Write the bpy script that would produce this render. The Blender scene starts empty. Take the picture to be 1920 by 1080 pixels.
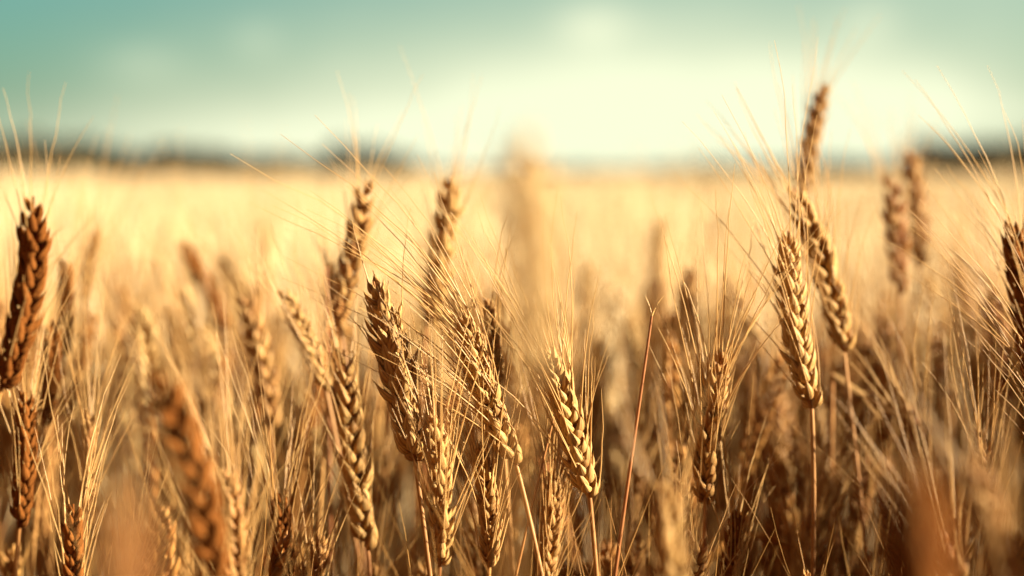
import bpy, math, random
import numpy as np
from mathutils import Vector
R = math.radians
scene = bpy.context.scene
C = scene.collection
rng = np.random.default_rng(11)
random.seed(11)

# ------------------------------------------------------------------ camera
CAM_H, F_PX, PITCH = 0.86, 3733.0, R(3.24)
cam = bpy.data.cameras.new("camera")
cam_ob = bpy.data.objects.new("camera", cam)
C.objects.link(cam_ob)
cam_ob.location = (0, 0, CAM_H)
cam_ob.rotation_euler = (R(90) - PITCH, 0, 0)
cam.lens, cam.sensor_width = 70.0, 36.0
cam.clip_start, cam.clip_end = 0.02, 6000
cam.dof.use_dof = True
cam.dof.focus_distance = 0.95
cam.dof.aperture_fstop = 3.9
cam.dof.aperture_blades = 0
scene.camera = cam_ob

# ------------------------------------------------------------------ light
SUN_AZ, SUN_EL = R(98), R(19)          # azimuth measured from +Y (view axis) towards +X
sun = bpy.data.lights.new("sun", 'SUN')
sun.energy, sun.angle, sun.color = 5.0, R(0.5), (1.0, 0.89, 0.66)
sun_ob = bpy.data.objects.new("sun", sun)
C.objects.link(sun_ob)
sdir = Vector((math.sin(SUN_AZ) * math.cos(SUN_EL), math.cos(SUN_AZ) * math.cos(SUN_EL), math.sin(SUN_EL)))
sun_ob.rotation_euler = sdir.to_track_quat('Z', 'Y').to_euler()
sun_ob.location = (3, 2, 4)

scene.view_settings.view_transform = 'Standard'
scene.view_settings.look = 'None'
scene.view_settings.gamma = 1.0
scene.view_settings.exposure = 2.08
scene.cycles.max_bounces = 8
scene.cycles.diffuse_bounces = 4
scene.cycles.transmission_bounces = 4
scene.cycles.transparent_max_bounces = 6
scene.cycles.use_denoising = True


def pix_dir(px, py):
    """world direction through a pixel of the 1920 x 1080 photograph, scaled to unit depth along the optical axis"""
    x, y = (px - 960) / F_PX, -(py - 540) / F_PX
    c, s = math.cos(PITCH), math.sin(PITCH)
    return np.array([x, c + y * s, -s + y * c])


def at(px, py, d):
    return np.array([0, 0, CAM_H]) + pix_dir(px, py) * d


# sky: Nishita air with soft procedural cloud banks in it
world = bpy.data.worlds.new("World")
scene.world = world
world.use_nodes = True
wn, wl = world.node_tree.nodes, world.node_tree.links
wn.clear()


def N(nodes, typ, **kw):
    n = nodes.new(typ)
    for k, v in kw.items():
        setattr(n, k, v)
    return n


def math_node(nodes, links, op, a, b=None, c=None, clamp=False):
    n = nodes.new('ShaderNodeMath')
    n.operation = op
    n.use_clamp = clamp
    for i, v in enumerate((a, b, c)):
        if v is None:
            continue
        if isinstance(v, (int, float)):
            n.inputs[i].default_value = v
        else:
            links.new(v, n.inputs[i])
    return n.outputs[0]


def mix_col(nodes, links, fac, a, b, blend='MIX'):
    n = nodes.new('ShaderNodeMix')
    n.data_type = 'RGBA'
    n.blend_type = blend
    for sock, v in ((n.inputs[0], fac), (n.inputs[6], a), (n.inputs[7], b)):
        if isinstance(v, (int, float)):
            sock.default_value = v
        elif isinstance(v, tuple):
            sock.default_value = (*v, 1) if len(v) == 3 else v
        else:
            links.new(v, sock)
    return n.outputs[2]


sky = N(wn, 'ShaderNodeTexSky', sky_type='NISHITA', sun_disc=False)
sky.sun_elevation, sky.sun_rotation = SUN_EL, SUN_AZ
sky.air_density, sky.dust_density, sky.ozone_density = 1.0, 1.6, 0.6
tint = mix_col(wn, wl, 1.0, sky.outputs[0], (0.24, 0.49, 0.46), 'MULTIPLY')
tc = N(wn, 'ShaderNodeTexCoord')
noi = N(wn, 'ShaderNodeTexNoise')
noi.inputs['Scale'].default_value = 9.0
noi.inputs['Detail'].default_value = 4.0
mp = N(wn, 'ShaderNodeMapping')
mp.inputs['Scale'].default_value = (1, 1, 2.2)
wl.new(tc.outputs['Generated'], mp.inputs['Vector'])
wl.new(mp.outputs[0], noi.inputs['Vector'])


def cloud_bank(px, py, wx, wy, power):
    """soft cloud around a compass direction and elevation of the sky: a smooth elliptical mask"""
    d = pix_dir(px, py)
    d = d / np.linalg.norm(d)
    sub = N(wn, 'ShaderNodeVectorMath', operation='SUBTRACT')
    wl.new(tc.outputs['Generated'], sub.inputs[0])
    sub.inputs[1].default_value = tuple(d)
    mul = N(wn, 'ShaderNodeVectorMath', operation='MULTIPLY')
    wl.new(sub.outputs[0], mul.inputs[0])
    mul.inputs[1].default_value = (1 / wx, 1 / max(wx, 0.05), 1 / wy)
    ln = N(wn, 'ShaderNodeVectorMath', operation='DOT_PRODUCT')
    wl.new(mul.outputs[0], ln.inputs[0])
    wl.new(mul.outputs[0], ln.inputs[1])
    e = math_node(wn, wl, 'MULTIPLY', ln.outputs['Value'], -1.0)
    e = math_node(wn, wl, 'EXPONENT', e)
    return math_node(wn, wl, 'MULTIPLY', e, power)


banks = [cloud_bank(1080, 266, 0.210, 0.044, 1.0), cloud_bank(1110, 50, 0.019, 0.011, 0.30), cloud_bank(1250, 50, 0.20, 0.08, 0.30), cloud_bank(1950, 30, 0.10, 0.07, 0.22),
         cloud_bank(1400, 230, 0.12, 0.03, 0.45), cloud_bank(420, 270, 0.16, 0.018, 0.4),
         cloud_bank(265, 120, 0.020, 0.010, 0.16), cloud_bank(480, 75, 0.012, 0.009, 0.14),
         cloud_bank(1630, 45, 0.014, 0.012, 0.2), cloud_bank(1730, 190, 0.02, 0.012, 0.2),
         cloud_bank(1900, 205, 0.02, 0.007, 0.15)]
tot = banks[0]
for b in banks[1:]:
    tot = math_node(wn, wl, 'ADD', tot, b)
wob = math_node(wn, wl, 'MULTIPLY_ADD', noi.outputs['Fac'], 0.7, 0.65)
tot = math_node(wn, wl, 'MULTIPLY', tot, wob, clamp=True)
CLOUD = (4.6, 4.85, 3.4)
skycol = mix_col(wn, wl, tot, tint, CLOUD)
# added warm fill, out of view: low sky behind the camera tinted to redden shadows
sep = N(wn, 'ShaderNodeSeparateXYZ')
wl.new(tc.outputs['Generated'], sep.inputs[0])
back = math_node(wn, wl, 'MULTIPLY_ADD', sep.outputs['Y'], -1.6, 0.35, clamp=True)
low = math_node(wn, wl, 'MULTIPLY_ADD', sep.outputs['Z'], -0.9, 1.0, clamp=True)
back = math_node(wn, wl, 'MULTIPLY', back, low)
high = math_node(wn, wl, 'MULTIPLY_ADD', sep.outputs['Z'], 2.2, -0.45, clamp=True)
high = math_node(wn, wl, 'MULTIPLY', high, 0.75)
skycol = mix_col(wn, wl, high, skycol, (1.45, 0.68, 0.28))  # added warm tint high overhead, out of view, for redder shadow fill
skycol = mix_col(wn, wl, back, skycol, (0.85, 0.33, 0.12))
bg = N(wn, 'ShaderNodeBackground')
bg.inputs['Strength'].default_value = 0.05
wl.new(skycol, bg.inputs['Color'])
wo = N(wn, 'ShaderNodeOutputWorld')
wl.new(bg.outputs[0], wo.inputs['Surface'])


# ------------------------------------------------------------------ materials
def wheat_material(name, col_a, col_b, rough, transl, tcol, spec=0.25, vein=0.0):
    m = bpy.data.materials.new(name)
    m.use_nodes = True
    n, l = m.node_tree.nodes, m.node_tree.links
    n.clear()
    out = N(n, 'ShaderNodeOutputMaterial')
    p = N(n, 'ShaderNodeBsdfPrincipled')
    tint_at = N(n, 'ShaderNodeAttribute', attribute_name='tint')
    oi = N(n, 'ShaderNodeObjectInfo')
    geo = N(n, 'ShaderNodeTexCoord')
    nz = N(n, 'ShaderNodeTexNoise')
    nz.inputs['Scale'].default_value = 220
    nz.inputs['Detail'].default_value = 3
    l.new(geo.outputs['Object'], nz.inputs['Vector'])
    f = math_node(n, l, 'MULTIPLY_ADD', oi.outputs['Random'], 0.35, -0.17)
    f = math_node(n, l, 'ADD', f, tint_at.outputs['Fac'])
    g = math_node(n, l, 'MULTIPLY_ADD', nz.outputs['Fac'], 0.7, -0.35)
    f = math_node(n, l, 'ADD', f, g, clamp=True)
    col = mix_col(n, l, f, col_a, col_b)
    if vein:
        az = N(n, 'ShaderNodeAttribute', attribute_name='vein')
        s = math_node(n, l, 'SINE', az.outputs['Fac'])
        s = math_node(n, l, 'MULTIPLY_ADD', s, 0.5, 0.5)
        s = math_node(n, l, 'POWER', s, 3.0)
        s = math_node(n, l, 'MULTIPLY', s, vein)
        col = mix_col(n, l, s, col, (col_b[0] * 0.45, col_b[1] * 0.4, col_b[2] * 0.35))
        bmp = N(n, 'ShaderNodeBump')
        bmp.inputs['Strength'].default_value = 0.35
        bmp.inputs['Distance'].default_value = 0.0006
        hh = math_node(n, l, 'MULTIPLY_ADD', s, -1.0, nz.outputs['Fac'])
        l.new(hh, bmp.inputs['Height'])
        l.new(bmp.outputs[0], p.inputs['Normal'])
    l.new(col, p.inputs['Base Color'])
    p.inputs['Roughness'].default_value = rough
    p.inputs['Specular IOR Level'].default_value = spec
    tr = N(n, 'ShaderNodeBsdfTranslucent')
    tm = mix_col(n, l, 1.0, col, tcol, 'MULTIPLY')
    l.new(tm, tr.inputs['Color'])
    mx = N(n, 'ShaderNodeMixShader')
    mx.inputs[0].default_value = transl
    l.new(p.outputs[0], mx.inputs[1])
    l.new(tr.outputs[0], mx.inputs[2])
    l.new(mx.outputs[0], out.inputs['Surface'])
    return m


M_EAR = wheat_material('ripe_husk', (0.64, 0.385, 0.13), (0.33, 0.115, 0.027), 0.55, 0.22, (1.0, 0.78, 0.48), 0.3, 0.55)
M_DARK = wheat_material('shade_dark_husk', (0.24, 0.082, 0.017), (0.12, 0.034, 0.006), 0.85, 0.15, (1.0, 0.7, 0.4), 0.06, 0.4)  # dark copy of the husk, shade on dim ears put into its colour
M_PALE = wheat_material('flare_pale_husk', (0.74, 0.52, 0.23), (0.50, 0.29, 0.10), 0.55, 0.25, (1.0, 0.85, 0.6), 0.3, 0.5)  # paler husk copy, lens flare over soft ears put into its colour
M_AWN = wheat_material('awn_straw', (0.70, 0.44, 0.165), (0.50, 0.26, 0.08), 0.40, 0.25, (1.0, 0.85, 0.6), 0.5)
M_STEM = wheat_material('straw_stem', (0.48, 0.25, 0.075), (0.27, 0.092, 0.022), 0.45, 0.08, (1, 0.8, 0.5), 0.45)
M_LEAF = wheat_material('dry_leaf', (0.70, 0.47, 0.21), (0.46, 0.25, 0.09), 0.6, 0.35, (1, 0.8, 0.5), 0.2)
M_FIELD = wheat_material('field_straw', (0.55, 0.295, 0.085), (0.31, 0.105, 0.022), 0.55, 0.18, (1, 0.8, 0.5), 0.2)  # near straw browned, edge and foot darkening put into its colour


M_DISTANT = wheat_material('distant_straw', (0.60, 0.465, 0.275), (0.45, 0.31, 0.155), 0.6, 0.18, (1, 0.9, 0.7), 0.2)  # far straw creamed as well, flare glow put into its colour
M_MID = wheat_material('golden_field_straw', (0.76, 0.53, 0.24), (0.50, 0.27, 0.09), 0.58, 0.18, (1, 0.85, 0.6), 0.2)
M_FAR = wheat_material('flare_pale_straw', (0.72, 0.56, 0.33), (0.50, 0.335, 0.16), 0.6, 0.2, (1, 0.9, 0.7), 0.2)  # straw paled to cream, lens flare over the field put into its colour


def plain_noise_material(name, a, b, scale, rough=0.9, bump=0.0):
    m = bpy.data.materials.new(name)
    m.use_nodes = True
    n, l = m.node_tree.nodes, m.node_tree.links
    p = n['Principled BSDF']
    geo = N(n, 'ShaderNodeTexCoord')
    nz = N(n, 'ShaderNodeTexNoise')
    nz.inputs['Scale'].default_value = scale
    nz.inputs['Detail'].default_value = 6
    l.new(geo.outputs['Object'], nz.inputs['Vector'])
    col = mix_col(n, l, nz.outputs['Fac'], a, b)
    l.new(col, p.inputs['Base Color'])
    p.inputs['Roughness'].default_value = rough
    p.inputs['Specular IOR Level'].default_value = 0.1
    if bump:
        bm_ = N(n, 'ShaderNodeBump')
        bm_.inputs['Distance'].default_value = bump
        l.new(nz.outputs['Fac'], bm_.inputs['Height'])
        l.new(bm_.outputs[0], p.inputs['Normal'])
    return m


M_SOIL = plain_noise_material('dry_soil', (0.10, 0.055, 0.03), (0.22, 0.13, 0.07), 6.0, bump=0.02)
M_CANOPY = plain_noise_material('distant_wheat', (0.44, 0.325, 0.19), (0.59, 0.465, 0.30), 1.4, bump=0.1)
M_FOLIAGE = plain_noise_material('tree_foliage', (0.022, 0.019, 0.009), (0.045, 0.042, 0.018), 0.8)
M_BARK = plain_noise_material('tree_bark', (0.05, 0.035, 0.025), (0.12, 0.09, 0.06), 3.0)


# ------------------------------------------------------------------ mesh building
class MB:
    """collects vertices, quads / triangles and a per-vertex tint and vein value, and links them as ONE mesh object"""
    def __init__(self):
        self.v, self.q, self.t, self.ti, self.ve = [], [], [], [], []
        self.n = 0

    def add(self, v, quads=None, tris=None, tint=0.4, vein=0.0):
        v = np.asarray(v, float).reshape(-1, 3)
        k = len(v)
        if quads is not None and len(quads):
            self.q.append(np.asarray(quads) + self.n)
        if tris is not None and len(tris):
            self.t.append(np.asarray(tris) + self.n)
        self.v.append(v)
        self.ti.append(np.broadcast_to(np.asarray(tint, float), (k,)))
        self.ve.append(np.broadcast_to(np.asarray(vein, float), (k,)))
        self.n += k

    def mesh(self, name, mat):
        me = bpy.data.meshes.new(name)
        v = np.concatenate(self.v)
        q = np.concatenate(self.q) if self.q else np.zeros((0, 4), int)
        t = np.concatenate(self.t) if self.t else np.zeros((0, 3), int)
        me.vertices.add(len(v))
        me.vertices.foreach_set('co', v.astype(np.float32).ravel())
        loops = np.concatenate([q.ravel(), t.ravel()])
        me.loops.add(len(loops))
        me.loops.foreach_set('vertex_index', loops.astype(np.int32))
        npoly = len(q) + len(t)
        me.polygons.add(npoly)
        starts = np.concatenate([np.arange(len(q)) * 4, len(q) * 4 + np.arange(len(t)) * 3])
        me.polygons.foreach_set('loop_start', starts.astype(np.int32))
        me.polygons.foreach_set('use_smooth', np.ones(npoly, bool))
        me.update(calc_edges=True)
        for nm, arr in (('tint', self.ti), ('vein', self.ve)):
            a = me.attributes.new(nm, 'FLOAT', 'POINT')
            a.data.foreach_set('value', np.concatenate(arr).astype(np.float32))
        me.materials.append(mat)
        return me

    def build(self, name, mat, parent=None):
        o = bpy.data.objects.new(name, self.mesh(name, mat))
        C.objects.link(o)
        if parent is not None:
            o.parent = parent
        return o


def nrm(a):
    return a / np.maximum(np.linalg.norm(a, axis=-1, keepdims=True), 1e-9)


def tube(mb, pts, rad, sides=6, tint=0.4):
    pts = np.asarray(pts, float)
    k = len(pts)
    t = nrm(np.gradient(pts, axis=0))
    ref = np.array([0.31, 0.95, 0.05])
    a = nrm(np.cross(t, ref))
    b = np.cross(t, a)
    ang = np.arange(sides) * 2 * math.pi / sides
    rad = np.broadcast_to(np.asarray(rad, float), (k,))
    v = pts[:, None] + rad[:, None, None] * (a[:, None] * np.cos(ang)[None, :, None] + b[:, None] * np.sin(ang)[None, :, None])
    i = np.arange(k - 1)[:, None] * sides
    j = np.arange(sides)[None]
    j2 = (j + 1) % sides
    q = np.stack([i + j, i + j2, i + sides + j2, i + sides + j], -1).reshape(-1, 4)
    mb.add(v.reshape(-1, 3), q, tint=tint)


def bez2(a, b, c, u):
    u = np.asarray(u)[:, None]
    return (1 - u) ** 2 * a + 2 * u * (1 - u) * b + u * u * c


def bez3(a, b, c, d, u):
    u = np.asarray(u)[:, None]
    return (1 - u) ** 3 * a + 3 * u * (1 - u) ** 2 * b + 3 * u * u * (1 - u) * c + u ** 3 * d


# husk template: a keeled boat-shaped scale, belly outward (+x), long axis z, unit size
def husk_template(rings, prof, sides):
    ang = np.arange(sides) * 2 * math.pi / sides
    v, run = [], []
    for tt, rr in zip(rings, prof):
        x = np.cos(ang)
        out = np.where(x > 0, x * (1.0 + 0.15 * (x > 0.99)), x * 0.45)          # flat inside, keeled outside
        bulge = 0.55 * math.sin(math.pi * min(1, tt * 1.02)) ** 0.8
        v.append(np.stack([out * rr + bulge, np.sin(ang) * rr, np.full(sides, tt)], -1))
        run.append(np.full(sides, tt))
    k = len(rings)
    i = np.arange(k - 1)[:, None] * sides
    j = np.arange(sides)[None]
    j2 = (j + 1) % sides
    q = np.stack([i + j, i + j2, i + sides + j2, i + sides + j], -1).reshape(-1, 4)
    return np.concatenate(v), q, np.concatenate(run), np.tile(ang, k)


HUSK = husk_template([0, .10, .26, .44, .62, .78, .90, 1.0], [.30, .70, 1.0, 1.0, .76, .42, .16, .03], 10)
HUSK_MID = husk_template([0, .2, .5, .8, 1.0], [.3, .9, 1.0, .5, .05], 6)
HUSK_LOW = husk_template([0, .4, 1.0], [.25, 1.0, .05], 4)


def put_husk(mb, H, o, d, rad, L, W, T, tint):
    v, q, run, ang = H
    x = nrm(rad - d * np.dot(rad, d))
    y = np.cross(d, x)
    vv = o + v[:, 0:1] * T * x + v[:, 1:2] * W * y + v[:, 2:3] * L * d
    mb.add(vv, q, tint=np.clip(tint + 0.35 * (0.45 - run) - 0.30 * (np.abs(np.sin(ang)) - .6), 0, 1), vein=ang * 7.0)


KINK = np.random.default_rng(31)


def awn(mb, o, d, bend, L, r0, segs, sides, tint):
    u = np.linspace(0, 1, segs + 1)
    pts = o + L * (u[:, None] * d + (u ** 2)[:, None] * bend)
    if segs > 3:                                            # slight kinks
        pts[1:] += KINK.normal(0, L * .006, (segs, 3)) * u[1:, None]
    tube(mb, pts, r0 * (1 - 0.75 * u), sides, tint)


def grow_ear(curve, roll, rs, n=20, fat=1.0, awn_p=0.7, awn_len=0.07, awn_spread=1.0, level=2, length=None, wind=(0, 0, 0), tone=0.45, awn_r=0.00034):
    """an ear of wheat along a curve (function u -> points): two rows of overlapping spikelets, each of several keeled husks;
    returns the mesh of the husks and the mesh of the awns"""
    ear, aw = MB(), MB()
    us = np.linspace(0, 1, 24)
    pts = curve(us)
    seg = np.concatenate([[0], np.cumsum(np.linalg.norm(np.diff(pts, axis=0), axis=1))])
    L = seg[-1]
    tan = nrm(np.gradient(pts, axis=0))
    ref = np.cross(tan[0], np.array([0, 1.0, 0.0]))
    ref = nrm(ref)
    H = (HUSK_LOW, HUSK_MID, HUSK)[level]
    tube(ear, pts, 0.0011 * fat * np.linspace(1, .5, len(pts)), 5, tint=0.7)
    unit = L / 0.086 * fat                                    # husk size follows the ear's own size
    wind = np.asarray(wind, float)
    for i in range(n):
        s = 0.01 + 0.95 * i / n
        k = s * 23
        k0 = min(int(k), 22)
        P = pts[k0] + (pts[k0 + 1] - pts[k0]) * (k - k0)
        T = tan[k0]
        Nn = nrm(ref - T * np.dot(ref, T))
        Bn = np.cross(T, Nn)
        rr = roll + rs.normal(0, 0.08)
        Na = Nn * math.cos(rr) + Bn * math.sin(rr)
        Ba = np.cross(T, Na)
        sg = 1 if i % 2 else -1
        size = unit * (0.80 + 0.28 * math.sin(math.pi * min(1, 0.18 + s * 0.75)) - 0.38 * max(0, s - 0.72) / 0.28) * rs.uniform(0.93, 1.07)
        base_t = tone + rs.normal(0, 0.13)
        specs = [(-1, 'g'), (1, 'g'), (0, 'c'), (-1, 'l'), (1, 'l')] if level == 2 else ([(-1, 'l'), (1, 'l'), (0, 'c')] if level == 1 else [(0, 'c')])
        if i >= n - 1:
            specs = [(0, 'c'), (-1, 'l'), (1, 'l')]
        for j, kind in specs:
            if kind == 'g':
                phi, a, hl, hw, off = j * R(60), R(33), 0.0100, 0.0028, 0.0
            elif kind == 'l':
                phi, a, hl, hw, off = j * R(50), R(29), 0.0130, 0.0030, 0.0012
            else:
                phi, a, hl, hw, off = 0.0, R(25), 0.0122, 0.0028, 0.0036
            a += rs.normal(0, R(6.0))
            phi += rs.normal(0, R(7))
            out = sg * Na * math.cos(phi) + Ba * math.sin(phi)
            d = nrm(T * math.cos(a) + out * math.sin(a))
            o = P + T * off * size + out * 0.0011 * size
            ln = hl * size * rs.uniform(0.92, 1.1)
            wd = hw * size * (1.3 if level == 0 else 1)
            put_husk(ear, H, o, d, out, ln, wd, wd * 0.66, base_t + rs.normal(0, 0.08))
            if kind in 'lc' and level > 0:
                tip = o + d * ln * 0.97 + out * 0.0003
                if rs.random() < awn_p * (0.45 if kind == 'c' else 1.0):
                    al = awn_len * rs.uniform(0.6, 1.15) * (0.75 + 0.5 * s)
                    ad = nrm(d * 0.55 * awn_spread + T * 0.62 + rs.normal(0, 0.07, 3) + wind * 0.5 * rs.uniform(.1, 1.4))
                    bend = out * rs.normal(0.05, 0.10) + rs.normal(0, 0.05, 3) + wind * 0.3
                    awn(aw, tip - d * ln * 0.06, ad, bend, al, awn_r, 7 if level == 2 else 4, 4 if level == 2 else 3, rs.uniform(0.1, 0.7))
                elif level == 2 and rs.random() < 0.8:              # broken awn: a short hooked beak
                    awn(aw, tip - d * ln * 0.06, nrm(d + rs.normal(0, 0.1, 3)), out * rs.normal(-0.1, 0.35), rs.uniform(0.002, 0.006) * size, 0.00033, 3, 4, 0.6)
    if aw.n == 0:
        awn(aw, pts[-1], tan[-1], tan[-1] * 0, 0.004, 0.0003, 2, 3, 0.5)
    return ear, aw


def leaf_mesh(o, d, length, width, droop, rs, side):
    mb = MB()
    k = 16
    u = np.linspace(0, 1, k)
    d = nrm(np.asarray(d, float))
    pts = o + length * (u[:, None] * d + (u ** 2)[:, None] * np.array([0, 0, -droop]) + (np.sin(u * 5 + rs.uniform(0, 6)) * 0.03)[:, None] * side)
    t = nrm(np.gradient(pts, axis=0))
    tw = rs.uniform(-2.5, 2.5) * u + rs.uniform(0, 3)
    a0 = nrm(np.cross(t, np.array([0.2, 0.3, 0.93])))
    b0 = np.cross(t, a0)
    a = a0 * np.cos(tw)[:, None] + b0 * np.sin(tw)[:, None]
    b = np.cross(t, a)
    w = width * 0.5 * np.sin(np.pi * np.clip(0.12 + u * 0.86, 0, 1)) ** 0.6
    cols = [pts - a * w[:, None] + b * w[:, None] * 0.5, pts - b * w[:, None] * 0.1, pts + a * w[:, None] + b * w[:, None] * 0.5]
    v = np.stack(cols, 1).reshape(-1, 3)
    i = np.arange(k - 1)[:, None] * 3
    j = np.arange(2)[None]
    q = np.stack([i + j, i + j + 1, i + 4 + j, i + 3 + j], -1).reshape(-1, 4)
    mb.add(v, q, tint=rs.uniform(0.2, 0.7), vein=np.tile([0, 3, 6], k))
    return mb


def stalk_root(name, loc, label, cat, group=None):
    o = bpy.data.objects.new(name, None)
    o.empty_display_size = 0.02
    C.objects.link(o)
    o.location = tuple(loc)
    o['label'], o['category'] = label, cat
    if group:
        o['group'] = group
    return o


# ------------------------------------------------------------------ ground
def tag(o, label=None, cat=None, group=None, kind=None):
    for k, v in (('label', label), ('category', cat), ('group', group), ('kind', kind)):
        if v:
            o[k] = v
    return o


mb = MB()
gx = np.concatenate([-np.geomspace(4000, 2, 26), np.linspace(-1.5, 1.5, 13), np.geomspace(2, 4000, 26)])
gy = gx + 2.0
X, Y = np.meshgrid(gx, gy, indexing='ij')
Z = 0.012 * np.sin(X * 3.1) * np.cos(Y * 2.3) * np.exp(-(X ** 2 + Y ** 2) / 400)
nx = len(gx)
i = np.arange(nx - 1)[:, None] * nx
j = np.arange(nx - 1)[None]
mb.add(np.stack([X, Y, Z], -1), np.stack([i + j, i + nx + j, i + nx + j + 1, i + j + 1], -1).reshape(-1, 4))
tag(mb.build('ground', M_SOIL), kind='structure')

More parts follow.
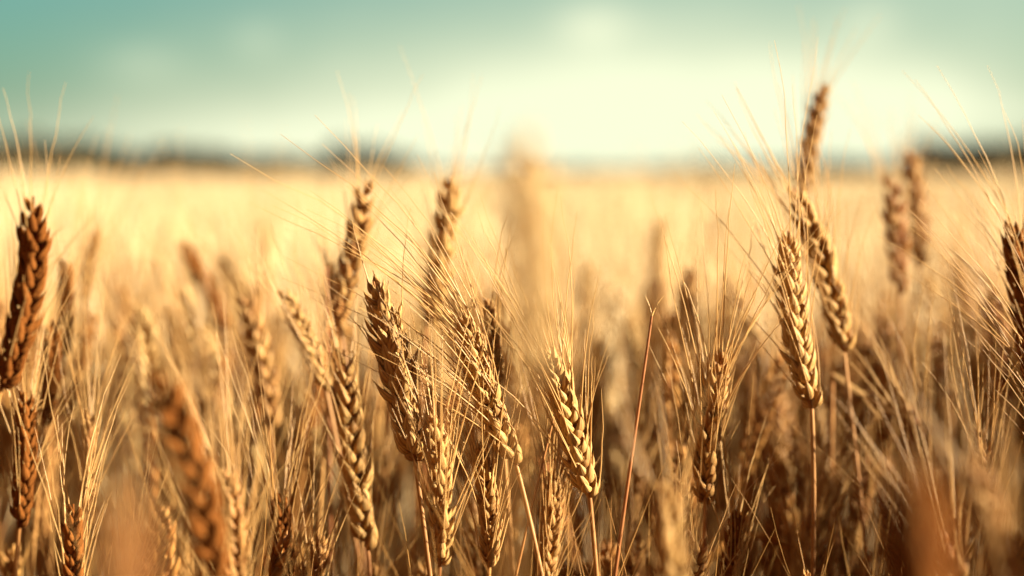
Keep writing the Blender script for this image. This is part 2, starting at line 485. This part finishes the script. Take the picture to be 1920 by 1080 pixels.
# ------------------------------------------------------------------ the ears one can single out
# tip x, tip y, depth of tip, base x, base y, depth of base, bend, roll, stem point (px) or None, options, label
K = dict
HEROES = [
 (700, 528, .945, 779, 868, .955, 0.002, 1.05, (803, 1080), K(awn_p=0.14, awn_len=.045, fat=1.02, n=21, tone=0.1), 'broad scaly ear with mostly broken bristles, in sharp focus at centre'),
 (872, 588, .945, 968, 872, .955, -0.006, .5, (1000, 1080), K(tone=0.15, awn_p=0.95, awn_len=.082, awn_spread=1.25, wind=(-1.0, 0, .1), fat=1.0), 'sharp ear whose long bristles sweep far up to the left over the scaly ear'),
 (915, 560, 1.02, 935, 720, 1.03, 0, .2, None, K(awn_p=0.37), 'ear whose tip peeks out behind the long bristled sharp ear'),
 (898, 838, .955, 917, 1065, .965, .004, 1.3, None, K(awn_p=0.85), 'low sharp ear directly beneath the ear with sweeping bristles'),
 (1022, 648, .95, 1106, 935, .965, 0.002, .35, (1112, 1080), K(awn_p=0.95, awn_len=.075, awn_spread=1.2, tone=0.15), 'sharp ear with plump open husks and bristles standing straight up'),
 (812, 775, .925, 824, 1062, .93, .004, .9, None, K(fat=0.9, awn_p=0.9, awn_len=.06, tone=0.05), 'bright upright ear touching the stem of the broad scaly ear'),
 (1357, 660, .98, 1323, 948, .99, -.006, 1.2, (1316, 1080), K(awn_p=0.95, awn_len=.075, awn_spread=1.2, tone=.6), 'upright reddish brown ear standing alone with dark left side'),
 (1478, 432, 1.0, 1522, 768, 1.0, -0.006, .7, (1507, 1040), K(pale=0, fat=0.9, awn_r=0.0003, awn_p=0.85, awn_len=0.068, awn_spread=1.45, tone=-0.2, wind=(-.3, 0, 0)), 'tall pale ear on a bare dark straight stem'),
 (1487, 350, 1.075, 1582, 662, 1.09, .006, .15, (1612, 960), K(pale=0, fat=0.95, awn_r=0.0003, awn_p=0.8, awn_len=0.07, awn_spread=1.4, tone=-0.2), 'soft pale ear crossing just behind the tall pale ear'),
 (1547, 158, 1.27, 1506, 365, 1.28, -.004, .9, None, K(fat=1.05, n=13, awn_p=0.6, awn_len=.05, tone=0.3), 'highest brown ear, blurred, rising out of the pale pair'),
 (686, 338, 1.11, 627, 612, 1.12, 0.003, .3, (612, 1060), K(n=15, awn_r=0.00028, awn_p=0.75, awn_len=0.05, awn_spread=1.35, tone=.6), 'tall leaning brown ear with fanned bristles reaching the dark tree clump'),
 (846, 328, 1.16, 800, 608, 1.17, 0.004, .7, (797, 760), K(n=14, awn_r=0.00027, awn_p=0.7, awn_len=0.055, awn_spread=1.1, tone=0.2), 'blurred ear with pale tip, right of the fanned brown ear, on a dark stem'),
 (645, 655, 1.03, 690, 1035, 1.03, -0.003, .25, (692, 1080), K(fat=0.88, awn_p=0.8, awn_len=.06, tone=0.1), 'long ear with bright bead-like husks to the left of the scaly ear'),
 (618, 492, 1.17, 640, 622, 1.17, 0, .9, None, K(awn_p=0.37, awn_len=.05, tone=.55), 'small ear overlapping the foot of the tall leaning brown ear'),
 (62, 368, .86, 2, 728, .87, 0.009, .6, None, K(pale=2, fat=0.95, awn_r=0.00026, awn_p=0.4, awn_len=0.045, awn_spread=1.3, tone=0.45), 'big very dark ear cut by the left picture edge'),
 (122, 488, 1.2, 117, 668, 1.2, .002, .2, None, K(pale=2, awn_p=0.43, tone=0.15), 'dark blurred ear just inside the big very dark edge ear'),
 (186, 428, 1.32, 158, 566, 1.33, -.004, .8, None, K(n=14, awn_p=0.50, awn_len=.08, awn_spread=1.3, tone=.55), 'blurred ear leaning right, next along from the two dark ears at the left edge'),
 (338, 452, 1.45, 424, 622, 1.45, .004, .6, None, K(pale=2, awn_p=0.31, tone=0.15), 'blurred brown ear tilted steeply to the left against pale field'),
 (300, 700, .70, 402, 1085, .72, 0.004, .15, None, K(fat=1.1, n=14, pale=2, awn_p=0.37, awn_len=.06, tone=0.1), 'large out of focus ear with dark notched side at lower left'),
 (452, 548, 1.2, 506, 802, 1.2, .008, .5, None, K(n=14, awn_p=0.37, tone=.6), 'slim dim ear left of the tilted ear touching the brown stem'),
 (528, 545, 1.1, 612, 736, 1.1, .004, .4, None, K(awn_p=0.43, tone=0.1), 'tilted ear with bright upper edge leaning away from the brown stem'),
 (976, 246, .44, 986, 710, .44, .004, .4, None, K(n=11, stem_r=0.5, pale=1, awn_p=0.00, awn_len=.05, tone=0.1, fat=1.1), 'huge pale ghostly blurred ear crossing the horizon at centre'),
 (1100, 488, 1.62, 1102, 664, 1.62, 0, .3, None, K(n=13, pale=1, awn_p=0.37, tone=.3), 'faint beaded ear far behind, right of the ghostly blurred ear'),
 (1236, 415, 1.68, 1240, 590, 1.68, 0, .3, None, K(pale=1, awn_p=0.37, tone=.3), 'faint upright pale ear above the dark short one'),
 (1258, 580, 1.48, 1254, 762, 1.48, 0, .9, None, K(n=13, pale=2, awn_p=0.31, tone=0.15), 'short dark blurred ear behind the thin bare stalk'),
 (1670, 330, 1.3, 1686, 552, 1.3, .002, .2, (1692, 760), K(n=12, pale=0, awn_r=0.00028, fat=1.15, awn_p=0.9, awn_len=0.055, awn_spread=1.3, tone=0.75), 'dark compact ear on a thin upright stem, right of the pale pair'),
 (1702, 282, 1.42, 1722, 500, 1.42, .006, .7, None, K(n=12, awn_r=0.00028, fat=1.05, awn_p=0.8, awn_len=0.04, tone=0.5), 'brown ear standing behind the dark compact ear'),
 (1788, 486, 1.55, 1818, 612, 1.55, 0, .5, None, K(pale=2, awn_p=0.37, tone=0.15), 'small red brown ear hanging between the dark compact ear and the right edge'),
 (1893, 418, 1.02, 1928, 700, 1.03, .004, .6, None, K(pale=2, awn_r=0.0003, awn_p=0.6, awn_len=0.065, awn_spread=1.5, tone=0.15, wind=(-.7, 0, .15)), 'ear at the right picture edge with bright slanting bristles'),
 (1925, 640, .97, 1985, 950, .97, .004, .6, None, K(pale=2, awn_r=0.0003, awn_p=0.6, awn_len=0.075, awn_spread=1.4, tone=0.15, wind=(-1.0, 0, .25)), 'low ear outside the right edge sending long bright bristles into view'),
 (1815, 850, .64, 1898, 1180, .64, .004, .3, None, K(n=13, awn_p=0.31, awn_len=.05, tone=.6), 'blurred beaded ear in the lower right corner'),
 (1715, 890, .43, 1735, 1330, .43, 0, .8, None, K(pale=2, awn_p=0.00, tone=0.6, fat=1.5), 'very blurred dark ear close to the lens at lower right'),
 (232, 935, .36, 250, 1400, .36, 0, .5, None, K(pale=0, awn_p=0.06, awn_len=.04, tone=1.0), 'very blurred rust coloured ear close to the lens at lower left'),
 (1245, 900, .74, 1262, 1240, .74, .002, .35, None, K(pale=0, awn_p=0.31, awn_len=.05, tone=-0.1), 'bright pale blurred ear low in front, left of the reddish brown ear'),
 (524, 925, 1.0, 532, 1180, 1.0, 0, .5, None, K(pale=2, awn_p=0.95, awn_len=.075, awn_spread=1.6, tone=0.15), 'dark low ear with a wide fan of bristles, left of the bead-husked ear'),
 (137, 945, .92, 140, 1200, .92, 0, .3, None, K(pale=2, awn_p=0.56, awn_len=.06, tone=0.15), 'sharp glinting ear tip at the bottom of the dark left corner'),
 (48, 735, 1.02, 36, 990, 1.02, .003, .7, None, K(pale=2, awn_p=0.43, tone=0.15), 'shaded ear below the big very dark edge ear'),
 (166, 772, 1.04, 158, 960, 1.04, .003, .7, None, K(awn_p=0.56, awn_len=.075, tone=.6), 'ear with thin upright bristles above the glinting corner tip'),
 (1206, 850, 1.2, 1188, 985, 1.2, 0, .4, None, K(awn_p=0.43, tone=.5), 'soft ear low behind the foot of the thin bare stalk'),
 (722, 842, 1.22, 714, 960, 1.22, 0, .4, None, K(awn_p=0.37, tone=.5), 'soft ear seen in the gap between bead-husked and scaly ears'),
 (1382, 955, 1.0, 1372, 1190, 1.0, 0, .8, None, K(pale=2, awn_p=0.56, awn_len=.06, tone=0.15), 'small dark ear tip low to the right of the reddish brown ear'),
 (1040, 880, .99, 1022, 1120, .99, 0, .5, None, K(awn_p=0.9, awn_len=.06, tone=.5), 'low ear between the plump ear and the stem with sweeping bristles'),
 (1832, 800, 1.0, 1850, 1010, 1.0, .002, .4, None, K(awn_p=0.56, awn_len=.075, awn_spread=1.2, tone=.6), 'slender ear lower right with two glinting upright bristles'),
 (1700, 760, 1.08, 1745, 960, 1.08, .002, .4, None, K(awn_p=0.50, awn_len=.07, awn_spread=1.2, tone=.8, wind=(-.3, 0, .1)), 'shaded ear low beside the right hand blurred dark mass'),
 (1545, 820, 1.22, 1570, 985, 1.22, .002, .4, None, K(awn_p=0.50, tone=.6), 'dim ear to the right of the bare dark straight stem'),
 (425, 880, .84, 440, 1130, .84, .004, .3, None, K(awn_p=0.31, tone=.75), 'dark blurred ear beside the large notched ear'),
 (590, 690, 1.3, 585, 800, 1.3, 0, .6, None, K(awn_p=0.31, tone=.6), 'small dim ear left of the brown stem at mid height'),
 (492, 415, 1.75, 500, 555, 1.75, .002, .6, None, K(pale=1, awn_p=0.43, tone=.25), 'faint pale ear high in the blurred field left of centre'),
 (96, 600, 1.13, 84, 800, 1.13, .003, .5, None, K(pale=2, awn_p=.6, awn_len=.06, tone=.2, n=17), 'dark soft ear low between the edge ear and the ear with thin upright bristles'),
 (1858, 540, 1.2, 1884, 752, 1.2, .003, .4, None, K(awn_p=.7, awn_len=.06, tone=.8, n=15), 'blurred brown ear just inside the right edge ear with slanting bristles'),
 (1752, 640, 1.28, 1776, 830, 1.28, .003, .3, None, K(awn_p=.6, awn_len=.06, tone=.8, n=15), 'soft brown ear below the small red brown ear on the right'),
 (206, 500, 1.95, 210, 585, 1.95, 0, .6, None, K(awn_p=0.25, tone=.7), 'tiny smudged ear in the pale field right of the left edge ears'),
]


def build_hero(h, idx):
    tx, ty, td, bx, by, bd, bend, roll, st, opt, label = h
    rs = np.random.default_rng(100 + idx)
    tip, base = at(tx, ty, td), at(bx, by, bd)
    ax = tip - base
    side = nrm(np.cross(np.array([0, 1.0, 0]), ax))           # to the picture's right for an upright ear
    mid = (tip + base) / 2 + side * bend
    d0 = nrm(mid - base)
    if st:
        s = at(st[0], st[1], bd)
        sl = base - s
    else:
        sl = d0.copy()
        sl[0] *= 0.55
        sl[1] = rs.normal(0, 0.06)
    sl = nrm(sl)
    g = base - sl * base[2] / max(sl[2], 0.5)
    g = base + (g - base) * np.array([0.97, 0.97, 0])
    g[2] = 0.0
    hgt = base[2]
    root = stalk_root('wheat_stalk', g, label, 'wheat stalk')
    stem_dir = nrm(d0 * 0.65 + sl * 0.35)
    NS = 64
    u = np.linspace(0, 1, NS)
    c2 = base - stem_dir * hgt * 0.10 - sl * hgt * 0.10
    c1 = base - sl * hgt * 0.62
    pts = bez3(g, c1, c2, base, u)
    rad = np.linspace(0.0020, 0.00115, NS)
    for nd in (20, 40):
        rad[nd - 1:nd + 2] *= np.array([1.2, 1.4, 1.2])
    opt = dict(opt)
    rad *= opt.pop('stem_r', 1.0)
    husk = {0: M_EAR, 1: M_PALE, 2: M_DARK}[opt.pop('pale', 0)]
    m = MB()
    tube(m, pts - g, rad, 8, tint=np.repeat(np.clip(0.45 + 0.25 * np.sin(u * 9 + idx), 0, 1), 8))
    m.build('stem', M_STEM, root)
    ear, aw = grow_ear(lambda t: bez2(base - g, mid - g, tip - g, t), roll, rs, **opt)
    eo = ear.build('ear', husk, root)
    aw.build('awn_fringe', M_AWN, eo)
    if rs.random() < 0.75 and bd > .6:
        k = rs.integers(20, 38)
        a = rs.uniform(0, 6.28)
        leaf_mesh(pts[k] - g, (math.cos(a) * .6, math.sin(a) * .5, .8), rs.uniform(.11, .17), rs.uniform(.006, .009), rs.uniform(.3, 1.0), rs, side).build('leaf', M_LEAF, root)
    return root


for idx, h in enumerate(HEROES):
    build_hero(h, idx)


# bare stalk without an ear, and two dry leaf blades that stand across the picture on their own short culms
def bare_stalk(top, low, d, label, r, fork=True):
    t, b = at(*top, d), at(*low, d)
    sl = nrm(t - b)
    g = b - sl * b[2] / sl[2] * 0.6
    g[2] = 0
    root = stalk_root('bare_stalk', g, label, 'wheat stalk')
    u = np.linspace(0, 1, 20)
    pts = bez3(g, g + np.array([0, 0, b[2] * .5]), b, t, u)
    m = MB()
    tube(m, pts - g, np.linspace(r * 1.6, r * .55, 20), 7, tint=.85)
    s = m.build('stem', M_STEM, root)
    if fork:
        f = MB()
        for dx in (-.002, .0035):
            awn(f, t - g, nrm(np.array([dx * 90, .05, 1])), np.array([dx * 60, 0, -.1]), .011, .0005, 3, 4, .3)
        f.build('frayed_tip', M_AWN, s)
    return root


bare_stalk((1222, 592), (1172, 960), .96, 'thin bare brown stalk with a frayed tip and no ear', .0012)
bare_stalk((1040, 775), (1012, 900), .97, 'short dark broken stalk beside the plump husked ear', .0009, False)
bare_stalk((612, 500), (618, 900), 1.14, 'dark slender bare stalk behind the tall leaning brown ear', .0013, False)


def blade(a, b, d0, d1, w, label):
    p0, p1 = at(*a, d0), at(*b, d1)
    g = p0.copy()
    g[2] = 0
    root = stalk_root('dry_blade', g, label, 'dry leaf')
    m = MB()
    tube(m, bez3(g, g + np.array([0, 0, .2]), p0 - np.array([0, 0, .12]), p0, np.linspace(0, 1, 14)) - g, np.linspace(.002, .0013, 14), 6, .5)
    m.build('stem', M_STEM, root)
    rs = np.random.default_rng(int(a[0]))
    dd = p1 - p0
    L = np.linalg.norm(dd)
    leaf_mesh(p0 - g, dd / L + np.array([0, 0, .12]), L, w, .12, rs, np.array([1.0, 0, 0])).build('leaf', M_LEAF, root)


blade((1560, 700), (1700, 790), 1.15, 1.12, .006, 'soft narrow blade reaching right below the pale crossing pair')

# ------------------------------------------------------------------ other stalks near enough to count: copies of eight kinds
protos = []
for k in range(10):
    rs = np.random.default_rng(900 + k)
    hgt, L = 0.62, rs.uniform(.070, .090)
    lean = rs.uniform(-.10, .14)
    base = np.array([lean * .35, rs.normal(0, .02), hgt])
    dr = nrm(np.array([lean * 2.2, rs.normal(0, .15), 1.0]))
    tip = base + dr * L
    mid = (base + tip) / 2 + np.array([-.004 * np.sign(lean), 0, 0])
    u = np.linspace(0, 1, 18)
    pts = bez3(np.zeros(3), np.array([0, 0, .25]), base - dr * .2, base, u)
    m = MB()
    tube(m, pts, np.linspace(.0019, .0011, 18), 6, tint=np.repeat(.45 + .2 * np.sin(u * 8 + k), 6))
    ear, aw = grow_ear(lambda t: bez2(base, mid, tip, t), rs.uniform(0, 1.5), rs, level=2 if k < 6 else 1, awn_p=rs.uniform(.35, .6), awn_len=rs.uniform(.055, .08),
                       awn_spread=rs.uniform(1.0, 1.35), tone=rs.uniform(.35, .65), awn_r=.00031)
    leaves = []
    for q in range((1, 2, 1)[k % 3]):
        a = rs.uniform(0, 6.28)
        leaves.append(leaf_mesh(pts[11 - 2 * q], (math.cos(a) * .6, math.sin(a) * .6, .7), rs.uniform(.11, .18), rs.uniform(.006, .010), rs.uniform(.3, 1.1), rs, np.array([1.0, 0, 0])).mesh('leaf', M_LEAF))
    protos.append((m.mesh('stem', M_STEM), ear.mesh('ear', M_EAR if k < 6 else M_PALE), aw.mesh('awn_fringe', M_AWN), leaves, tip))


def to_px(p):
    c, s = math.cos(PITCH), math.sin(PITCH)
    v = np.asarray(p) - np.array([0, 0, CAM_H])
    d = v[1] * c - v[2] * s
    up = v[1] * s + v[2] * c
    return 960 + F_PX * v[0] / d, 540 - F_PX * up / d, d


def place_copy(kind, x, y, rz, sc, label, group):
    ms, me, ma, lv, tip = protos[kind]
    root = stalk_root('wheat_stalk', (x, y, 0), label, 'wheat stalk', group)
    root.rotation_euler = (0, 0, rz)
    root.scale = (sc, sc, sc)
    parts = [('stem', ms, root)]
    for nm, me_ in [('stem', ms), ('ear', me)] + [('leaf', a) for a in lv]:
        o = bpy.data.objects.new(nm, me_)
        C.objects.link(o)
        o.parent = root
        if nm == 'ear':
            e = o
    o = bpy.data.objects.new('awn_fringe', ma)
    C.objects.link(o)
    o.parent = e
    return root


rs = np.random.default_rng(5)
placed, NEAR_Y = [], 1.95
tries = 0
near_spots = []
while len(placed) < 235 and tries < 60000:
    tries += 1
    y = math.sqrt(rs.uniform(.80 ** 2, NEAR_Y ** 2))
    if .86 < y < 1.12 and rs.random() < .6:
        continue
    x = rs.uniform(-.30, .30) * y
    kind = int(rs.integers(0, 6)) if y < 1.28 else int(rs.integers(4, 10))
    rz = rs.uniform(0, 6.28) if rs.random() < .5 else rs.normal(0, .5)
    hh = rs.normal(.74, .04) if y > 1.1 else rs.normal(.68, .04)
    sc = np.clip(hh / protos[kind][4][2], .86, 1.12)
    t = protos[kind][4] * sc
    tp = np.array([x + t[0] * math.cos(rz) - t[1] * math.sin(rz), y + t[0] * math.sin(rz) + t[1] * math.cos(rz), t[2]])
    px, py, d = to_px(tp)
    if not (-30 < px < 1950) or d < .80:
        continue
    lim = 960 if d < 1.0 else (860 if d < 1.25 else 520 + 60 * math.sin(px * .013))
    if py < lim or py > 1090:
        continue
    if any((x - a) ** 2 + (y - b) ** 2 < .024 ** 2 for a, b in placed):
        continue
    placed.append((x, y))
    if py > 900:
        lab, grp = 'low shaded wheat stalk whose ear hides in the dark foot of the crop', 'low shaded stalks among the stems'
    elif d < 1.25:
        lab, grp = 'slightly blurred wheat stalk crowding between the sharp ears', 'slightly blurred stalks between the sharp ears'
    else:
        lab, grp = 'softly blurred golden wheat stalk in the crowd behind the sharp ears', 'blurred stalks behind the sharp ears'
    place_copy(kind, x, y, rz, sc, lab, grp)


# ------------------------------------------------------------------ the uncountable rest of the crop
def field_mesh(name, rects, per_m2, level, rs, avoid=None, hmean=.72, hsd=.04, mat=None):
    """one object: stalk after stalk scattered over rectangles of the field, simplified with distance; prototypes are merged by numpy"""
    kinds = []
    for k in range(12 if level else 8):
        mb = MB()
        L = rs.uniform(.070, .09)
        lean = rs.normal(0.03, .07)
        base = np.array([lean * .4, rs.normal(0, .02), hmean - .08])
        dr = nrm(np.array([lean * 2.5, rs.normal(0, .2), 1.0]))
        tip = base + dr * L
        u = np.linspace(0, 1, 6 if level else 4)
        tube(mb, bez3(np.zeros(3), np.array([0, 0, .25]), base - dr * .15, base, u), 0.0017, 5 if level else 3, .5)
        ear, aw = grow_ear(lambda t: bez2(base, (base + tip) / 2, tip, t), rs.uniform(0, 1.5), rs, n=18 if level else 9, level=1 if level == 2 else 0, fat=1.0 if level else 1.5, tone=.45)
        for src in (ear,):
            off = mb.n
            mb.v += src.v
            mb.q += [q + off for q in src.q]
            mb.ti += src.ti
            mb.ve += src.ve
            mb.n += src.n
        for _ in range((9, 15, 6)[level]):
            s = rs.uniform(.2, 1)
            a = rs.uniform(0, 6.28)
            o = np.array([math.cos(a), math.sin(a), 0])
            awn(mb, base + dr * L * s + o * .003, nrm(dr * .8 + o * .38), o * rs.normal(0, .08), rs.uniform(.05, .08), (.0007, .00027, .00026)[level], 4 if level == 2 else 2, 3, rs.uniform(0, .4))
        for _ in range(int(rs.integers(1, 4) if level == 2 else rs.integers(0, 3))):
            a = rs.uniform(0, 6.28)
            lf = leaf_mesh(np.array([0, 0, rs.uniform(.38, .56)]), (math.cos(a) * .6, math.sin(a) * .6, .7), .15, .009, .7, rs, np.array([1.0, 0, 0]))
            off = mb.n
            mb.v += lf.v
            mb.q += [q + off for q in lf.q]
            mb.ti += lf.ti
            mb.ve += lf.ve
            mb.n += lf.n
        kinds.append((np.concatenate(mb.v), np.concatenate(mb.q), np.concatenate(mb.ti), np.concatenate(mb.ve)))
    xs, ys = [], []
    for (x0, x1, y0, y1) in rects:
        n = int((x1 - x0) * (y1 - y0) * per_m2)
        xs.append(rs.uniform(x0, x1, n))
        ys.append(rs.uniform(y0, y1, n))
    xs, ys = np.concatenate(xs), np.concatenate(ys)
    if avoid is not None:
        keep = ~avoid(xs, ys)
        xs, ys = xs[keep], ys[keep]
    # gentle swells of height over the field
    hs = rs.normal(hmean, hsd, len(xs)) + .02 * np.sin(xs * 2.1 + 1) * np.cos(ys * 1.3)
    kk = rs.integers(0, len(kinds), len(xs))
    out = MB()
    for k, (v, q, ti, ve) in enumerate(kinds):
        sel = np.where(kk == k)[0]
        n = len(sel)
        if not n:
            continue
        rz = rs.uniform(0, 6.28, n)
        c, s = np.cos(rz)[:, None], np.sin(rz)[:, None]
        sc = (hs[sel] / hmean)[:, None]
        vx = (v[None, :, 0] * c - v[None, :, 1] * s) + xs[sel][:, None]
        vy = (v[None, :, 0] * s + v[None, :, 1] * c) + ys[sel][:, None]
        vz = v[None, :, 2] * sc
        V = np.stack([vx, vy, vz], -1).reshape(-1, 3)
        Q = (q[None] + (np.arange(n) * len(v))[:, None, None]).reshape(-1, 4)
        T = np.clip(ti[None] + rs.normal(0, .16, n)[:, None], 0, 1).ravel()
        out.add(V, Q, tint=T, vein=np.tile(ve, n))
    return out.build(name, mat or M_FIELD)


def near_edge(x, y):                                  # keeps the low front crop inside its wedge in front of the camera
    return (np.abs(x) > .285 * y + .08)


def in_near(x, y):                                    # the plot of the single stalks, and the clear spot around the camera
    front = (y > -.35) & (y <= 1.18) & (np.abs(x) < .275 * np.maximum(y, 0) + .09)
    crowd = (y > 1.18) & (y < NEAR_Y) & (np.abs(x) < .28 * y + .02) & (rng.random(len(x)) < .45)
    return front | crowd


fs = np.random.default_rng(77)
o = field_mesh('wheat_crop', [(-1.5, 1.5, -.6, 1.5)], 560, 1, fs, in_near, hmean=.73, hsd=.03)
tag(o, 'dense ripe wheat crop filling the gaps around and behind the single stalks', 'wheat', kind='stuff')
o = field_mesh('golden_crop', [(-1.5, 1.5, 1.5, 2.1)], 520, 1, fs, in_near, hmean=.745, hsd=.03, mat=M_FAR)
tag(o, 'golden crop filling in between the blurred stalks', 'wheat', kind='stuff')
o = field_mesh('golden_crop', [(-1.7, 1.7, 2.1, 4.2)], 500, 1, fs, None, hmean=.75, mat=M_FAR)
tag(o, 'paler golden crop just beyond the crowded stalks', 'wheat', kind='stuff')
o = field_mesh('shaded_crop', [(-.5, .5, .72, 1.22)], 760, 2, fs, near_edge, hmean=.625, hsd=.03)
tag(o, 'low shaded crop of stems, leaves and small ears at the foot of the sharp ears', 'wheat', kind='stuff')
o = field_mesh('added_shade_crop', [(.37, .55, .55, 1.42)], 600, 1, fs, None, hmean=.77, hsd=.04)  # added crop out of view, made taller to throw shade on the foreground
tag(o, 'added taller crop out of view past the right edge, shading the foreground', 'wheat', kind='stuff')
o = field_mesh('added_shade_crop', [(.55, 1.05, .5, 1.65)], 650, 1, fs, None, hmean=.82, hsd=.04)  # second added strip, taller still, unseen, deepens the foreground shade
tag(o, 'added tall dense crop behind the strip past the right edge, raised to cast shade', 'wheat', kind='stuff')
o = field_mesh('wheat_field', [(-3.5, 3.5, 4.2, 9), (-6, 6, 9, 16)], 230, 0, fs, None, hmean=.74, mat=M_DISTANT)
tag(o, 'blurred pale golden wheat field stretching away behind the crop', 'wheat', kind='stuff')


def tufts(name, n, y0, y1, rs):
    """far part of the field: clumps of many ears each, as coarse upright tufts"""
    y = np.exp(rs.uniform(math.log(y0), math.log(y1), n))
    x = rs.uniform(-.42, .42, n) * y
    out = MB()
    w = .02 + .006 * y
    for b in range(5):
        ox, oy = rs.normal(0, 1, n) * w, rs.normal(0, 1, n) * w
        h = rs.normal(.76, .03, n)
        a = rs.uniform(0, 3.14, n)
        dx, dy = np.cos(a) * w * .35, np.sin(a) * w * .35
        bx, by = x + ox, y + oy
        z0 = np.full(n, .45)
        p = np.stack([np.stack([bx - dx, by - dy, z0], -1), np.stack([bx + dy, by - dx, z0], -1), np.stack([bx + dx, by + dy, z0], -1), np.stack([bx - dy, by + dx, z0], -1),
                      np.stack([bx + rs.normal(0, .3, n) * w, by, h], -1)], 1)
        T = np.array([[0, 1, 4], [1, 2, 4], [2, 3, 4], [3, 0, 4]])
        out.add(p.reshape(-1, 3), tris=(T[None] + (np.arange(n) * 5)[:, None, None]).reshape(-1, 3), tint=np.repeat(rs.uniform(.1, .7, n), 5))
    return out.build(name, M_DISTANT)


o = tufts('far_wheat', 26000, 14, 160, fs)
tag(o, 'smooth distant band of wheat field under the horizon', 'wheat', kind='stuff')
# body of the far crop: a bumpy closed block of standing wheat out to the trees
mb = MB()
ys = np.geomspace(16, 640, 70)
us = np.linspace(-1, 1, 61)
V = []
for yy in ys:
    xx = us * (yy * .9 + 40)
    V.append(np.stack([xx, np.full(61, yy), .69 + .02 * np.sin(xx * .7) * np.sin(yy * .31) + fs.normal(0, .012, 61)], -1))
V = np.array(V)
i = np.arange(69)[:, None] * 61
j = np.arange(60)[None]
mb.add(V, np.stack([i + j, i + j + 1, i + 62 + j, i + 61 + j], -1).reshape(-1, 4), tint=.4)
for row in (V[0], V[-1], V[:, 0], V[:, -1]):
    lo = row.copy()
    lo[:, 2] = .01
    k = len(row)
    a = np.arange(k - 1)
    mb.add(np.concatenate([row, lo]), np.stack([a, a + 1, a + 1 + k, a + k], -1), tint=.5)
o = mb.build('field_expanse', M_CANOPY)
tag(o, 'flat expanse of ripe wheat reaching to the far trees', 'wheat', kind='stuff')


# ------------------------------------------------------------------ trees on the horizon
def tree_parts(h, w, rs, crown, trunk, at_=(0, 0, 0), nf=1400):
    at_ = np.asarray(at_, float)
    u = np.linspace(0, 1, 7)
    top = np.array([rs.normal(0, .3), rs.normal(0, .3), h * .8])
    tube(trunk, bez3(np.zeros(3), np.array([0, 0, h * .3]), top * .7, top, u) + at_, np.linspace(h * .035, h * .008, 7), 7, .5)
    for _ in range(6):
        z = rs.uniform(.3, .6) * h
        a = rs.uniform(0, 6.28)
        e = np.array([math.cos(a) * w * .4, math.sin(a) * w * .4, z + h * .2])
        s = np.array([0, 0, z])
        tube(trunk, bez2(s, (s + e) / 2 + np.array([0, 0, -.1 * h]), e, np.linspace(0, 1, 4)) + at_, np.linspace(h * .015, h * .004, 4), 5, .5)
    cl = []
    for _ in range(20):
        a = rs.uniform(0, 6.28)
        r = w * .5 * math.sqrt(rs.uniform(0, 1)) * .75
        cl.append((math.cos(a) * r, math.sin(a) * r, h * rs.uniform(.08, .86) * (1 - .25 * r / (w * .5))))
    cl = np.array(cl)
    ci = rs.integers(0, 20, nf)
    d = nrm(rs.normal(0, 1, (nf, 3)))
    c = cl[ci] + d * (w * .20 * rs.uniform(.5, 1.05, (nf, 1))) * np.array([1, 1, .8])
    a1 = nrm(rs.normal(0, 1, (nf, 3)))
    a2 = nrm(np.cross(a1, d))
    s = w * rs.uniform(.03, .07, (nf, 1))
    V = np.stack([c - a1 * s, c + a2 * s * .6, c + a1 * s, c - a2 * s * .6], 1) + at_
    crown.add(V.reshape(-1, 3), np.arange(nf * 4).reshape(-1, 4), tint=np.repeat(rs.random(nf), 4))


def tree(px, d, h, w, label, seed, group=None):
    rs = np.random.default_rng(seed)
    p = pix_dir(px, 312)
    loc = np.array([p[0] * d, p[1] * d, 0])
    root = bpy.data.objects.new('tree', None)
    C.objects.link(root)
    root.location = tuple(loc)
    tag(root, label, 'tree', group)
    cr, tr = MB(), MB()
    tree_parts(h, w, rs, cr, tr)
    tr.build('trunk', M_BARK, root)
    cr.build('crown', M_FOLIAGE, root)
    return root


def tree_row(name, spans, d, label, seed):
    rs = np.random.default_rng(seed)
    cr = MB()
    for (px0, px1, step, h0, h1) in spans:
        px = px0
        while px < px1:
            f = (px - px0) / (px1 - px0)
            h = (h0 + (h1 - h0) * f) * rs.uniform(.85, 1.12)
            dd = d * rs.uniform(.97, 1.05)
            p = pix_dir(px, 312)
            tree_parts(h, h * rs.uniform(1.1, 1.5), rs, cr, cr, (p[0] * dd, p[1] * dd, 0), nf=800)
            px += step * rs.uniform(.7, 1.3)
    return tag(cr.build(name, M_FOLIAGE), label, 'treeline', kind='stuff')


tree_row('treeline', [(-500, 150, 12, 13.5, 12.5), (150, 420, 12, 11.5, 9.0), (420, 590, 12, 8, 8)], 600, 'dark blurred band of far trees along the left horizon', 3)
tree_row('treeline', [(1750, 2300, 12, 11.5, 13.0)], 600, 'dark blurred band of far trees along the right horizon', 4)
tree_row('hedgerow', [(800, 1300, 18, 4.0, 4.0), (1300, 1760, 18, 5.5, 7)], 620, 'thin faint hedge line along the middle of the horizon', 5)
for px, h, w, lab in ((612, 10.5, 9, 'blurred dark tree at the near end of the small clump on the horizon'), (645, 13.5, 11, 'tallest blurred tree of the small dark clump on the horizon'),
                      (690, 12, 11, 'rounded blurred tree just behind the fanned bristles on the horizon'), (735, 10, 10, 'low blurred tree in the sloping tail of the horizon clump'),
                      (770, 8, 8, 'smallest blurred tree ending the horizon clump')):
    tree(px, 600, h, w, lab, int(px), 'trees in the dark clump on the horizon')
